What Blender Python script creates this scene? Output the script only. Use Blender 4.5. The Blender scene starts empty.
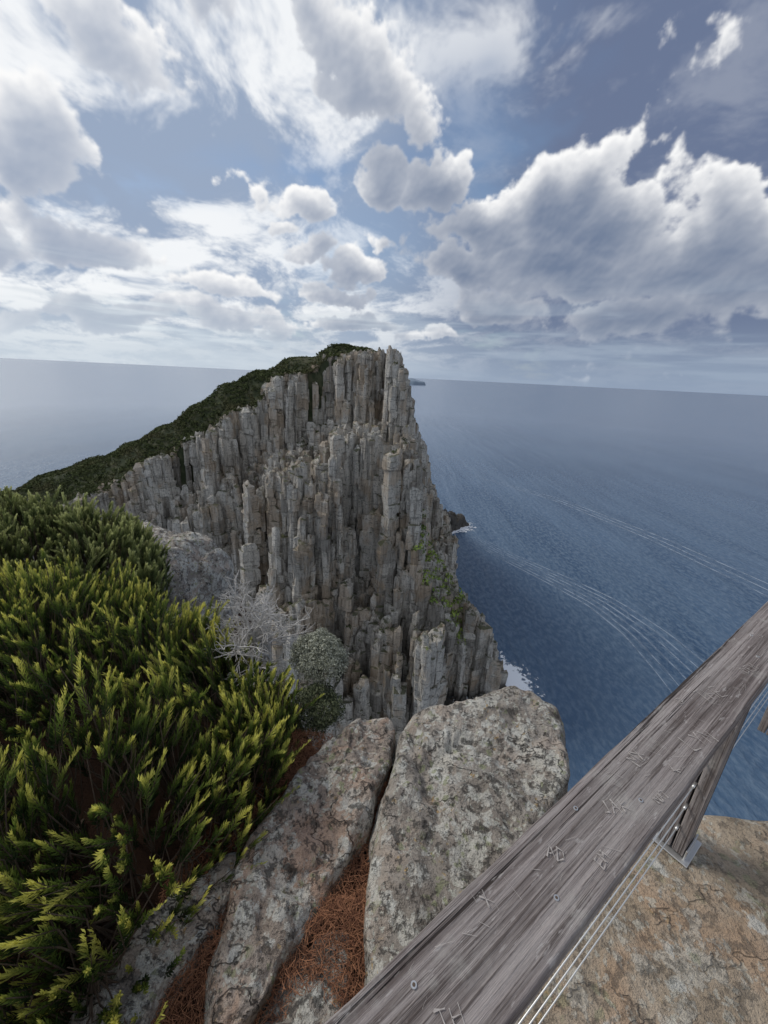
import bpy, math, random
import numpy as np
from mathutils import Matrix, Vector
random.seed(4); rng=np.random.default_rng(11)
scene=bpy.context.scene
scene.view_settings.view_transform='Standard'
scene.view_settings.look='None'
scene.view_settings.exposure=0
SEA=-200.0
# ------------------------------------------------------------ helpers
def build(name,V,F,mat=None,smooth=False,attrs=None,parent=None):
    V=np.ascontiguousarray(V,dtype=np.float32); F=np.ascontiguousarray(F,dtype=np.int32)
    me=bpy.data.meshes.new(name)
    n,k=F.shape
    me.vertices.add(len(V)); me.vertices.foreach_set("co",V.ravel())
    me.loops.add(n*k); me.loops.foreach_set("vertex_index",F.ravel())
    me.polygons.add(n)
    me.polygons.foreach_set("loop_start",np.arange(0,n*k,k,dtype=np.int32))
    me.polygons.foreach_set("loop_total",np.full(n,k,dtype=np.int32))
    me.polygons.foreach_set("use_smooth",np.full(n,smooth,dtype=bool))
    me.update(calc_edges=True); me.validate()
    if attrs:
        for a,v in attrs.items():
            at=me.attributes.new(a,'FLOAT','POINT'); at.data.foreach_set("value",np.ascontiguousarray(v,dtype=np.float32))
    ob=bpy.data.objects.new(name,me); scene.collection.objects.link(ob)
    if mat: me.materials.append(mat)
    if parent: ob.parent=parent
    return ob
def empty(name):
    o=bpy.data.objects.new(name,None); scene.collection.objects.link(o); return o
def h3(ix,iy,iz,s=0):
    n=(ix*374761393+iy*668265263+iz*2147483647+s*974634777)&0xffffffff
    n=((n^(n>>13))*1274126177)&0xffffffff
    n=((n^(n>>16))*2246822519)&0xffffffff
    return ((n^(n>>15))&0xffffff)/float(0xffffff)
def vn(P,s=0):
    P=np.asarray(P,float); i=np.floor(P).astype(np.int64); f=P-i; f=f*f*(3-2*f)
    r=0
    for dx in (0,1):
        for dy in (0,1):
            for dz in (0,1):
                w=(f[...,0] if dx else 1-f[...,0])*(f[...,1] if dy else 1-f[...,1])*(f[...,2] if dz else 1-f[...,2])
                r=r+w*h3(i[...,0]+dx,i[...,1]+dy,i[...,2]+dz,s)
    return r*2-1
def fbm(P,o=4,s=0,rough=.5):
    r=0;a=1;t=0;P=np.asarray(P,float)
    for k in range(o):
        r=r+a*vn(P,s+k*7);t+=a;a*=rough;P=P*2.03+3.1
    return r/t
def segd(P,poly,vals=None,closed=True):
    A=np.array(poly,float)[:,:2]; B=np.roll(A,-1,0); n=len(A)
    v=np.zeros(n) if vals is None else np.array(vals,float); vb=np.roll(v,-1)
    if not closed: A=A[:-1];B=B[:-1];vb=vb[:-1];v=v[:-1]
    D=B-A; L=(D**2).sum(1)+1e-9
    R=P[:,None,:]-A[None]
    t=np.clip((R*D[None]).sum(2)/L,0,1)
    d=np.sqrt(((R-t[...,None]*D[None])**2).sum(2))
    i=d.argmin(1); k=np.arange(len(P))
    return d[k,i], v[i]*(1-t[k,i])+vb[i]*t[k,i], i
def inside(P,poly):
    A=np.array(poly,float)[:,:2];B=np.roll(A,-1,0)
    x=P[:,0][:,None];y=P[:,1][:,None]
    c=((A[:,1]>y)!=(B[:,1]>y))&(x<(B[:,0]-A[:,0])*(y-A[:,1])/(B[:,1]-A[:,1]+1e-12)+A[:,0])
    return (c.sum(1)%2)==1
def sstep(a,b,x):
    t=np.clip((x-a)/(b-a),0,1); return t*t*(3-2*t)
# ------------------------------------------------------------ node helpers
class NT:
    def __init__(s,tree): s.t=tree; s.n=tree.nodes; s.l=tree.links
    def put(s,sock,v):
        if v is None: return
        if isinstance(v,bpy.types.NodeSocket): s.l.new(v,sock)
        else:
            try: sock.default_value=v
            except Exception: sock.default_value=tuple(v)+(1,)
    def node(s,t,**k):
        n=s.n.new(t)
        for a,b in k.items(): setattr(n,a,b)
        return n
    def m(s,op,a,b=None,c=None,clamp=False):
        n=s.node('ShaderNodeMath',operation=op,use_clamp=clamp)
        s.put(n.inputs[0],a); s.put(n.inputs[1],b)
        if c is not None: s.put(n.inputs[2],c)
        return n.outputs[0]
    def v(s,op,a,b=None,scale=None):
        n=s.node('ShaderNodeVectorMath',operation=op)
        s.put(n.inputs[0],a)
        if b is not None: s.put(n.inputs[1],b)
        if scale is not None: s.put(n.inputs['Scale'],scale)
        return n.outputs['Value'] if op in('DISTANCE','LENGTH','DOT_PRODUCT') else n.outputs[0]
    def noise(s,vec,scale,detail=4,rough=.5,out='Fac',dist=0):
        n=s.node('ShaderNodeTexNoise'); s.put(n.inputs['Vector'],vec); n.inputs['Scale'].default_value=scale
        n.inputs['Detail'].default_value=detail; n.inputs['Roughness'].default_value=rough; n.inputs['Distortion'].default_value=dist
        return n.outputs[0] if out=='Fac' else n.outputs['Color']
    def voro(s,vec,scale,feature='F1',out='Distance',rand=1):
        n=s.node('ShaderNodeTexVoronoi',feature=feature); s.put(n.inputs['Vector'],vec); n.inputs['Scale'].default_value=scale
        n.inputs['Randomness'].default_value=rand
        return n.outputs[out]
    def ss(s,x,a,b,o0=0.0,o1=1.0,smooth=True):
        n=s.node('ShaderNodeMapRange',interpolation_type='SMOOTHSTEP' if smooth else 'LINEAR')
        n.inputs[1].default_value=a;n.inputs[2].default_value=b;n.inputs[3].default_value=o0;n.inputs[4].default_value=o1
        s.put(n.inputs[0],x); return n.outputs[0]
    def mix(s,f,a,b,mode='MIX'):
        n=s.node('ShaderNodeMix',data_type='RGBA',blend_type=mode)
        s.put(n.inputs[0],f); s.put(n.inputs[6],a); s.put(n.inputs[7],b); return n.outputs[2]
    def mapping(s,vec,scale=(1,1,1),loc=(0,0,0),rot=(0,0,0)):
        n=s.node('ShaderNodeMapping'); s.put(n.inputs[0],vec); n.inputs['Scale'].default_value=scale; n.inputs['Location'].default_value=loc; n.inputs['Rotation'].default_value=rot
        return n.outputs[0]
    def sep(s,vec):
        n=s.node('ShaderNodeSeparateXYZ'); s.put(n.inputs[0],vec); return n.outputs
    def comb(s,x,y,z):
        n=s.node('ShaderNodeCombineXYZ'); s.put(n.inputs[0],x);s.put(n.inputs[1],y);s.put(n.inputs[2],z); return n.outputs[0]
    def obj(s): return s.node('ShaderNodeTexCoord').outputs['Object']
    def geo(s): return s.node('ShaderNodeNewGeometry')
    def attr(s,a): return s.node('ShaderNodeAttribute',attribute_name=a).outputs['Fac']
    def bump(s,h,strength=.5,dist=.1,normal=None):
        n=s.node('ShaderNodeBump'); s.put(n.inputs['Height'],h); n.inputs['Strength'].default_value=strength; n.inputs['Distance'].default_value=dist
        if normal is not None: s.put(n.inputs['Normal'],normal)
        return n.outputs[0]
def newmat(name):
    m=bpy.data.materials.new(name); m.use_nodes=True
    t=NT(m.node_tree); b=m.node_tree.nodes['Principled BSDF']; b.inputs['Specular IOR Level'].default_value=.25
    return m,t,b
def c4(*c): return (c[0],c[1],c[2],1.0)
# ------------------------------------------------------------ camera
cam=bpy.data.cameras.new("camera"); co=bpy.data.objects.new("camera",cam); scene.collection.objects.link(co)
cam.sensor_fit='VERTICAL'; cam.sensor_height=24; cam.sensor_width=18; cam.lens=400/1024*24
cam.clip_start=.02; cam.clip_end=400000
R=Matrix.Rotation(math.pi/2-math.atan(135.8/400),4,'X')@Matrix.Rotation(math.radians(2.83),4,'Z')
co.matrix_world=Matrix.Translation((0,0,1.8))@R
scene.camera=co
# ------------------------------------------------------------ light
SUN_AZ=math.radians(-68); SUN_EL=math.radians(46)
sd=Vector((math.sin(SUN_AZ)*math.cos(SUN_EL),math.cos(SUN_AZ)*math.cos(SUN_EL),math.sin(SUN_EL)))
sl=bpy.data.lights.new("sun",'SUN'); sl.energy=2.0; sl.angle=math.radians(18); sl.color=(1,.95,.87)
so=bpy.data.objects.new("sun",sl); scene.collection.objects.link(so)
so.rotation_euler=sd.to_track_quat('Z','Y').to_euler()
# ------------------------------------------------------------ sky: Nishita + cloud map computed here in numpy
def clouds(az,el,det=1.0):
    A=np.degrees(az); E=np.degrees(el)
    x=np.sin(az)*np.cos(el); y=np.cos(az)*np.cos(el); z=np.sin(el)
    Dv=np.stack([x,y,z],-1)
    no=4 if det<1 else 7
    wa=fbm(Dv*7,3,1); we=fbm(Dv*7+9,3,2)
    wa2=fbm(Dv*22,4,3,.6); we2=fbm(Dv*22+5,4,4,.6)
    Aw=A+wa*4.5+wa2*1.5; Ew=E+we*3.0+we2*1.3
    blobs=[(19,18.5,10,7.5,1.15),(26,17,11,6.5,1.1),(12,17,7.5,5.0,1.05),(8,13,6.5,4.5,.95),(20,13,14,6,1.15),(33,13,12,7,1.1),(41,11,13,7,1.05),(27,8,17,4.4,1.0),(13,8.5,9,3.6,.9),(52,14,12,8,.9),
      (-1.8,20.8,5.2,3.8,1.15),(3.8,20.8,5,4.2,1.15),(-11.8,18,4.8,2.7,1.1),(-4,12.6,5,3,1.0),(-10,13.5,3.4,1.8,.8),(-6,9.3,5,1.8,.85),(-1,15.5,3,1.6,.7),(-14,15.5,2.4,1.1,.6),
      (-39,18,11,5.0,1.05),(-33,11,11,2.8,1.05),(-45,11,9,5,.95),(-20,9,9,2.0,.85),(-17,5.6,11,2.2,.95),(-32,5,13,2.0,.9),(-5,6,8,1.7,.85),(4,4.6,7,1.3,.75),(-48,4,10,2.5,.85),
      (-4,28,10,5,1.0),(-16,33,11,6,.85),(-28,27,9,4,.7),(-60,30,14,9,1),(80,25,20,10,1),(-90,15,20,8,1),(130,30,25,12,1),(-140,25,25,12,1),(180,15,25,8,1)]
    tot=np.zeros_like(A)
    for a,e,rx,ry,w_ in blobs:
        dd=((Aw-a+180)%360-180)
        ev=Ew-e; ev=np.where(ev<0,ev*1.35,ev)
        r=np.sqrt((dd/rx)**2+(ev/ry)**2)
        tot=np.maximum(tot,w_*(1-sstep(0.0,1.2,r)))
    Q=Dv*np.array([1,1,1.15])
    f=fbm(Q*13,no,31,.58)
    bil=1-2*np.abs(vn(Q*17,51)); bil2=1-2*np.abs(vn(Q*37,52)); bil3=1-2*np.abs(vn(Q*80,53))
    D=tot+f*.72+(bil*.16+bil2*.08+bil3*.03)
    # ragged, softer lower edges / crisper crests
    lowb=fbm(Q*6+4,3,35)
    al=sstep(.38-.05*lowb,.62+.08*lowb,D)
    dens=np.clip(D-.43,0,1.2)
    Ds=tot+fbm(Q*13,2,31,.5)*.62+bil*.16
    return A,E,x,y,z,Dv,D,Ds,al,dens
def march(dens,step_px,dirx,diry,n=9):
    T=np.zeros_like(dens); H,W=dens.shape
    for k in range(1,n+1):
        s_=k*step_px*(1+.12*k); ix=int(round(dirx*s_)); iy=int(round(diry*s_))
        ys=np.clip(np.arange(H)+iy,0,H-1); xs=np.clip(np.arange(W)+ix,0,W-1)
        T+=dens[ys][:,xs]*(1+.10*k)
    return T/n
def blur(a,r):
    for ax in (0,1):
        p=np.pad(a,[(r,r) if i==ax else (0,0) for i in range(2)],mode='edge'); c=np.cumsum(p,ax)
        z_=np.zeros_like(np.take(c,[0],ax)); c=np.concatenate([z_,c],ax); n=a.shape[ax]
        a=(np.take(c,range(2*r+1,2*r+1+n),ax)-np.take(c,range(0,n),ax))/(2*r+1)
    return a
def sky_rgb(az,el,pxdeg,det=1.0):
    A,E,x,y,z,Dv,D,Ds,al,dens=clouds(az,el,det)
    T=march(dens,.50/pxdeg,-.45,.89)
    lit=np.exp(-T*6.5)
    thick=np.exp(-np.clip(Ds-.43,0,1.2)*2.2)
    L=.70*lit+.28*thick
    gy,gx=np.gradient(blur(D,max(1,int(.12/pxdeg)))); rel=np.clip((-gy*.86+gx*.50)/pxdeg*.30,-.10,.14)
    L=np.clip(L+rel*(.35+.65*lit)+.08*fbm(Dv*9+3,3,95),0,1)
    left=1-sstep(-35,22,A)
    left=np.where(np.abs(A)>110,.5,left)
    dark=np.stack([.155+.17*left,.20+.18*left,.295+.19*left],-1)
    white=np.array([.90,.90,.90])
    ccol=dark*(1-L[...,None])+white*L[...,None]
    zz=np.maximum(z,0)+.20
    P=np.stack([x/zz,y/zz,x*0],-1)
    w1=fbm(P*1.3+4,3,61); w2=fbm(P*1.3+8,3,62)
    P2=P+np.stack([w1,w2,w1*0],-1)*.30
    v1=fbm(P2*np.array([1.5,1.2,1])+2,6,63,.55); v2=fbm(P2*np.array([3.8,3.2,1])+7,7,64,.64)
    m_=v1*.7+v2*1.25
    leftv=1-sstep(-8,18,A); leftv=np.where(np.abs(A)>100,.6,leftv)
    topmid=sstep(22,32,E)*(1-sstep(10,30,A))
    W_=sstep(-.26,.40,m_+.07*leftv+.04*topmid)*np.clip(.16+.84*np.maximum(leftv,topmid*.7),0,1)
    vdark=np.stack([.135+.16*leftv,.172+.195*leftv,.275+.22*leftv],-1)
    vw=np.array([.86,.875,.89])
    vcol=vdark*(1-W_[...,None])+vw*W_[...,None]
    va=np.clip(sstep(-.55,.02,v1+.22*leftv)+sstep(8,26,A)*.8*(np.abs(A)<100),0,1)*.95
    win=np.exp(-(((A+3)/9)**2+((E-16)/5)**2))+.9*np.exp(-(((A-7)/6)**2+((E-26)/4)**2))
    va=va*(1-.45*np.clip(win,0,1))
    rgb=vcol*va[...,None]; cov=va
    rgb=rgb*(1-al[...,None])+ccol*al[...,None]; cov=cov*(1-al)+al
    bn=fbm(np.stack([x*3,y*3,z*34],-1),5,71,.6)
    bw=(1-sstep(3,13,E))
    bm=sstep(-.12,.25,bn)*bw*.6
    lb=sstep(.0,.35,bn)
    bcol=np.stack([.20+.12*left+(.20+.24*left)*lb,.255+.14*left+(.215+.22*left)*lb,.355+.13*left+(.20+.18*left)*lb],-1)
    rgb=rgb*(1-bm[...,None])+bcol*bm[...,None]; cov=cov*(1-bm)+bm
    hz=(1-sstep(0,8,E))*.85
    hc=np.stack([.28+.28*left,.35+.28*left,.46+.24*left],-1)
    rgb=rgb*(1-hz[...,None])+hc*hz[...,None]; cov=cov*(1-hz)+hz
    return rgb,cov
IW,IH=3072,1536
img=bpy.data.images.new("sky_clouds",IW,IH,alpha=True,float_buffer=True)
buf=np.zeros((IH,IW,4),np.float32)
pd=360/IW
cf=8
elc=(np.arange(IH//cf//2)+.5)*pd*cf; azc=(np.arange(IW//cf)+.5)*pd*cf-180
AZ,EL=np.meshgrid(np.radians(azc),np.radians(elc))
rgb,cov=sky_rgb(AZ,EL,pd*cf,.6)
big_=np.concatenate([rgb,cov[...,None]],-1)
up_=np.repeat(np.repeat(big_,cf,0),cf,1)
up_=np.concatenate([up_[:1]]*8+[up_],0)
for ax_ in (0,1):
    k=cf//2
    up_=sum(np.roll(up_,s_,ax_) for s_ in range(-k,k+1))/(2*k+1)
up_=up_[8:]; up_[-8:]=up_[-9]
buf[IH//2:]=up_
a0,a1=int((180-72)/pd),int((180+72)/pd); e1=int(62/pd)
azf=(np.arange(a0,a1)+.5)*pd-180; elf=(np.arange(e1)+.5)*pd
AZ,EL=np.meshgrid(np.radians(azf),np.radians(elf))
rgb,cov=sky_rgb(AZ,EL,pd,1.0)
fine=np.concatenate([rgb,cov[...,None]],-1)
we_=np.minimum(np.minimum(sstep(-72,-62,azf),1-sstep(62,72,azf))[None,:],(1-sstep(52,62,elf))[:,None])[...,None]
reg=buf[IH//2:IH//2+e1,a0:a1]
buf[IH//2:IH//2+e1,a0:a1]=reg*(1-we_)+fine*we_
buf[:IH//2]=buf[IH//2]                  # below the horizon: plain haze, the sea covers it
buf[:IH//2,:,3]=1
buf[:IH//2-60]*=np.array([.3,.35,.4,1])
covm=buf[...,3].copy()
colr=buf.copy(); colr[...,3]=1
img.pixels.foreach_set(colr.ravel()); img.update(); img.pack()
img2=bpy.data.images.new("sky_cloud_cover",IW,IH,alpha=False,float_buffer=True)
cc=np.ones((IH,IW,4),np.float32); cc[...,:3]=covm[...,None]
img2.pixels.foreach_set(cc.ravel()); img2.update(); img2.pack()
w=bpy.data.worlds.new("World"); scene.world=w; w.use_nodes=True
wt=NT(w.node_tree)
for n in list(w.node_tree.nodes): w.node_tree.nodes.remove(n)
gen=wt.node('ShaderNodeTexCoord').outputs['Generated']
vec=wt.mapping(gen,rot=(0,0,math.radians(-90)))
e_a=wt.node('ShaderNodeTexEnvironment'); e_a.image=img; wt.put(e_a.inputs[0],vec)
e_b=wt.node('ShaderNodeTexEnvironment'); e_b.image=img2; wt.put(e_b.inputs[0],vec)
for im_ in (img,img2):
    try: im_.colorspace_settings.name='Linear Rec.709'
    except Exception: pass
sky=wt.node('ShaderNodeTexSky',sky_type='NISHITA'); sky.sun_disc=False; sky.sun_elevation=SUN_EL; sky.sun_rotation=SUN_AZ; sky.air_density=1.0; sky.dust_density=.6
base=wt.mix(1.0,sky.outputs[0],c4(.10,.10,.10),'MULTIPLY')
inv=wt.m('SUBTRACT',1.0,e_b.outputs[0])
base=wt.v('SCALE',base,scale=inv)
col=wt.v('ADD',base,e_a.outputs[0])
bg=wt.node('ShaderNodeBackground'); wt.put(bg.inputs[0],col); bg.inputs[1].default_value=1.08
out=wt.node('ShaderNodeOutputWorld'); wt.l.new(bg.outputs[0],out.inputs[0])
w.cycles.sampling_method='MANUAL'; w.cycles.sample_map_resolution=512
# ------------------------------------------------------------ sea
sm,t,b=newmat("sea_water")
for n in list(sm.node_tree.nodes): sm.node_tree.nodes.remove(n)
pos=t.geo().outputs['Position']
big=t.noise(t.mapping(pos,(1,.30,1),rot=(0,0,.55)),.008,4,.6,dist=.5)
swl=t.noise(t.mapping(pos,(1,.10,1),rot=(0,0,.75)),.035,3,.55,dist=.3)
med=t.noise(t.mapping(pos,(1,.4,1),rot=(0,0,-.35)),.045,2,.6)
sml=t.noise(t.mapping(pos,(1,.5,1),rot=(0,0,-.3)),.28,3,.68)
hgt=t.m('ADD',t.m('ADD',t.m('MULTIPLY',med,1.8),t.m('MULTIPLY',sml,1.0)),t.m('MULTIPLY',swl,3.0))
nb=t.bump(hgt,.80,2.0)
dc=t.mix(t.ss(big,.38,.62),c4(.036,.074,.134),c4(.062,.110,.180))
dc=t.mix(t.ss(swl,.42,.62,0,.40),dc,c4(.085,.135,.20))
dc=t.mix(t.ss(sml,.38,.70,0,.65),dc,c4(.14,.195,.26))
dif=t.node('ShaderNodeBsdfDiffuse'); t.put(dif.inputs[0],dc); t.put(dif.inputs['Normal'],nb)
gl=t.node('ShaderNodeBsdfGlossy'); gl.inputs[0].default_value=(.95,.97,1,1); gl.inputs['Roughness'].default_value=.24; t.put(gl.inputs['Normal'],nb)
fr=t.node('ShaderNodeFresnel'); fr.inputs[0].default_value=1.33
fac=t.m('MINIMUM',t.m('MULTIPLY',fr.outputs[0],.95),.58)
ms=t.node('ShaderNodeMixShader'); t.put(ms.inputs[0],fac); t.l.new(dif.outputs[0],ms.inputs[1]); t.l.new(gl.outputs[0],ms.inputs[2])
mo=t.node('ShaderNodeOutputMaterial'); t.l.new(ms.outputs[0],mo.inputs[0])
S=150000
rs=[0,60,150,300,600,1200,2500,6000,15000,50000,S]; na=96
V=[];F=[]
for r in rs[1:]:
    for k in range(na):
        a=2*math.pi*k/na; V.append((r*math.cos(a),200+r*math.sin(a),SEA))
for i in range(len(rs)-2):
    for k in range(na):
        k2=(k+1)%na; F.append((i*na+k,(i+1)*na+k,(i+1)*na+k2,i*na+k2))
n0=len(V); V.append((0,200,SEA))
for k in range(0,na,2): F.append((n0,k,k+1,(k+2)%na))
build("sea",np.array(V),np.array(F),sm)
# ------------------------------------------------------------ headland
T=[(-370,190,-150),(-320,200,-136),(-285,205,-124),(-253,232,-114),(-232,250,-103),(-202,270,-85),(-173,285,-71),(-141,300,-50),(-113,310,-28),(-69,320,0),(-36,324,13),(-8,320,18),
   (4,332,12),(11,365,0),(20,400,-19),(36,450,-64),(57,500,-120),(75,530,-148),
   (50,540,-150),(-10,490,-95),(-70,430,-25),(-90,392,0),(-145,395,-22),(-195,385,-60),(-255,368,-84),(-325,345,-112),(-400,300,-140),(-460,260,-160)]
ridge=[(-22,335,23),(-38,345,25),(-77,357,13),(-110,362,1),(-140,365,-10),(-165,362,-29),(-192,355,-48),(-220,350,-64),(-249,340,-77),(-278,330,-90),(-321,315,-108),(-360,290,-125),(-10,350,16),(0,390,-8),(10,440,-50)]
Fo=[(-380,140),(-340,155),(-285,185),(-245,212),(-190,240),(-140,258),(-95,242),(-58,196),(-25,164),(14,160),(56,198),(90,226),
    (84,255),(66,300),(64,350),(68,430),(76,500),(112,551),(98,585),(40,600),(-60,570),(-160,530),(-280,480),(-400,420),(-520,320),(-520,200)]
NFRONT=18
Tz=[p[2] for p in T]
ctrl=np.array(T+ridge,float)
def plateau(P):
    d2=((P[:,None,:]-ctrl[None,:,:2])**2).sum(2)+150
    wq=d2**-2.0
    return (wq*ctrl[:,2]).sum(1)/wq.sum(1)
def info(P):
    dT,zT,_=segd(P,T,Tz); dF,_,iF=segd(P,Fo)
    inT=inside(P,T); inF=inside(P,Fo)
    s=dF/(dF+dT); return dT,zT,dF,iF,inT,inF,s
def flank_cap(P):
    a=P[:,0]/P[:,1]; y=P[:,1]
    far=1.8+y*np.interp(a,[-.02,.013,.049,.081,.114,.145,.19,.25],[.08,.026,-.052,-.146,-.247,-.325,-.366,-.5])
    nr=1.8+y*np.interp(a,[.0,.05,.09,.114,.145,.177,.235,.293,.35,.40],[.08,-.06,-.28,-.405,-.455,-.50,-.585,-.654,-.75,-.90])
    return np.where(y<330,nr,far)
st=4.0
gx=np.arange(-524,125,st); gy=np.arange(136,612,st)
GX,GY=np.meshgrid(gx,gy,indexing='ij'); P=np.stack([GX.ravel(),GY.ravel()],1)
dT,zT,dF,iF,inT,inF,s=info(P)
P3=np.concatenate([P,np.zeros((len(P),1))],1)
z=np.where(inT,plateau(P)+fbm(P3/18,3,5)*2.0,np.where(iF<NFRONT,SEA-8+(zT-SEA)*s*.6-10,SEA+(zT-SEA)*s**1.2))
z=np.where(inT & (dT<5) & (iF<NFRONT), z-2.5, z)
z=np.where(inF,z,SEA-12)
nx,ny=len(gx),len(gy)
idx=np.arange(nx*ny).reshape(nx,ny)
F=np.stack([idx[:-1,:-1].ravel(),idx[1:,:-1].ravel(),idx[1:,1:].ravel(),idx[:-1,1:].ravel()],1)
keep=inF[F].any(1); F=F[keep]
terr_m,t,b=newmat("headland_soil")
p=t.obj(); t.put(b.inputs['Base Color'],t.mix(t.ss(t.noise(p,.15,5),.4,.7),c4(.025,.034,.015),c4(.07,.07,.04))); b.inputs['Roughness'].default_value=.95
head=empty("headland")
build("slope_ground",np.stack([P[:,0],P[:,1],z],1),F,terr_m,True,parent=head)
# columns
dol,t,b=newmat("dolerite_columns")
p=t.obj(); tone=t.attr("tone"); nrm=t.sep(t.geo().outputs['Normal'])[2]
vs=t.noise(t.mapping(p,(1,1,.14)),.6,5,.70)
bl=t.noise(p,.07,4,.6); fine=t.noise(t.mapping(p,(1,1,.6)),1.2,5,.78)
col=t.mix(t.ss(vs,.33,.55),c4(.20,.182,.158),c4(.68,.635,.56))
col=t.mix(t.m('MULTIPLY',t.ss(tone,.33,1.0),.75),col,c4(.80,.765,.695))
col=t.mix(t.ss(tone,.38,.0,0,.6),col,c4(.19,.17,.145))
col=t.mix(t.ss(fine,.52,.64,0,.8),col,c4(.175,.16,.138))
warm=t.noise(t.mapping(p,(1,1,.6)),.06,5,.65)
col=t.mix(t.ss(warm,.49,.60,0,.45),col,c4(.55,.39,.24))
wst=t.noise(t.mapping(p,(1,1,.08),(9,3,1)),.35,4,.65)
col=t.mix(t.ss(wst,.56,.66,0,.5),col,c4(.14,.115,.09))
col=t.mix(t.ss(bl,.60,.74,0,.35),col,c4(.20,.19,.155))
hj=t.noise(t.mapping(p,(.35,.35,2.6)),.45,4,.65)
col=t.mix(t.ss(hj,.57,.65,0,.65),col,c4(.085,.077,.066))
moss=t.m('MULTIPLY',t.ss(nrm,.4,.8),t.ss(t.noise(p,.2,3),.42,.54))
col=t.mix(t.m('MULTIPLY',moss,.85),col,c4(.085,.095,.04))
zpos=t.sep(p)[2]; wet=t.ss(t.m('ADD',zpos,t.m('MULTIPLY',bl,10)),-184,-194)
col=t.mix(t.m('MULTIPLY',wet,.85),col,c4(.045,.04,.037))
t.put(b.inputs['Base Color'],col); b.inputs['Roughness'].default_value=.9
t.put(b.inputs['Normal'],t.bump(t.m('ADD',t.m('MULTIPLY',vs,1.0),t.m('MULTIPLY',fine,1.0)),1.0,2.4))
sp=4.0
cx=np.arange(-385,112,sp); cy=np.arange(138,595,sp*.87)
CX,CY=np.meshgrid(cx,cy,indexing='ij'); CX=CX+ (np.arange(len(cy))%2)[None,:]*sp*.5
P=np.stack([CX.ravel(),CY.ravel()],1); P+=rng.normal(0,1.2,P.shape)
P3=np.concatenate([P,np.zeros((len(P),1))],1)
Pq=P+np.stack([fbm(P3/24,3,21),fbm(P3/24,3,22)],1)*18
dT,zT,dF,iF,inT,inF,s=info(Pq)
m=((inF & ~inT & (iF<NFRONT)) | (inT & (dT<9) & (iF<NFRONT)))
m&=~((P[:,0]<-300)&(P[:,1]>260))
P=P[m];dT=dT[m];zT=zT[m];s=s[m];inTc=inT[m];dF=dF[m]
def cells(n,xy):
    c_=np.stack([rng.uniform(-390,115,n),rng.uniform(135,600,n)],1)
    return ((xy[:,None,:]-c_[None])**2).sum(2).argmin(1),n
n1_,k1=cells(420,P); n2_,k2=cells(1500,P); n3_,k3=cells(6000,P)
cj=rng.normal(0,1,k1)[n1_]; cj1=rng.normal(0,1,k2)[n2_]; cj2=rng.normal(0,1,k3)[n3_]
N=len(P)
p_=s+cj*.10+cj1*.055+cj2*.022
nl=2.3
q=p_*nl+.2+cj*.15; fl=np.floor(q); fr_=q-fl
prof=(fl+np.where(fr_<.40,sstep(0,.40,fr_)*.80,.80+.20*(fr_-.40)/.60)-.2)/nl
prof=np.clip(prof,-.02,1.0)
top=SEA+3+(zT-SEA-3)*np.where(s>.94,np.maximum(prof,.95+cj2*.02),prof)+rng.normal(0,1.4,N)+cj2*2.2
top=np.minimum(top,zT+1.5+rng.normal(0,.8,N))
top=np.where(inTc,plateau(P)+rng.normal(.0,1.0,N)+cj2*.7,top)
cap=flank_cap(P)
top=np.minimum(top,cap+rng.normal(-1,2.0,N)+cj1*2)
aa=P[:,0]/P[:,1]
# grassy ramp on the right flank of the near spur
ramp=(aa>.095)&(aa<.25)&(P[:,1]>212)&(P[:,1]<268)
rz=cap-np.maximum(246-P[:,1],0)*.85-np.maximum(P[:,1]-246,0)*.5
top=np.where(ramp,rz+rng.normal(0,.9,N)+cj1*.7,top)
infront=(aa>.095)&(aa<.25)&(P[:,1]<=212)
top=np.where(infront,np.minimum(top,cap-30+rng.normal(0,2,N)),top)
top=np.maximum(top,SEA-1+rng.uniform(0,4,N)+np.maximum(cj1,0)*4)
NB=12; M=2*NB+2; K=6
zs=np.zeros((N,M)); sc=np.ones((N,M)); off=np.zeros((N,M,2))
zs[:,0]=top; sc[:,0]=rng.uniform(.45,.85,N)
cur=top-rng.uniform(.5,3.0,N); scc=rng.uniform(.85,1.1,N); oc=rng.normal(0,.3,(N,2))
zs[:,1]=cur; sc[:,1]=scc; off[:,0]=oc+rng.normal(0,.5,(N,2)); off[:,1]=oc
lean=np.stack([rng.normal(0,1,k2)[n2_],rng.normal(0,1,k2)[n2_]],1)*.018
for k in range(NB):
    dz=rng.uniform(1.5,11,N) if k<NB-1 else np.maximum(20,cur-np.maximum(top-130,SEA-4))
    cur=cur-dz; oc=oc+lean*dz[:,None]
    zs[:,2+2*k]=cur; sc[:,2+2*k]=scc*rng.uniform(.88,1.06,N); off[:,2+2*k]=oc
    scc=rng.uniform(.74,1.25,N); oc=oc+rng.normal(0,.5,(N,2))
    cur=cur-rng.uniform(.05,.9,N)
    zs[:,3+2*k]=cur; sc[:,3+2*k]=scc; off[:,3+2*k]=oc
ang=(np.arange(K)*2*math.pi/K)[None]+rng.uniform(0,6,N)[:,None]+rng.normal(0,.30,(N,K))
bigc=np.where(rng.uniform(0,1,N)<.24,rng.uniform(1.3,2.1,N),rng.uniform(.85,1.15,N))
rad=sp*.64*rng.uniform(.70,1.25,(N,K))*bigc[:,None]
VX=P[:,0][:,None,None]+off[:,:,0][:,:,None]+np.cos(ang)[:,None,:]*rad[:,None,:]*sc[:,:,None]
VY=P[:,1][:,None,None]+off[:,:,1][:,:,None]+np.sin(ang)[:,None,:]*rad[:,None,:]*sc[:,:,None]
VZ=np.repeat(zs[:,:,None],K,2).copy()
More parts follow.
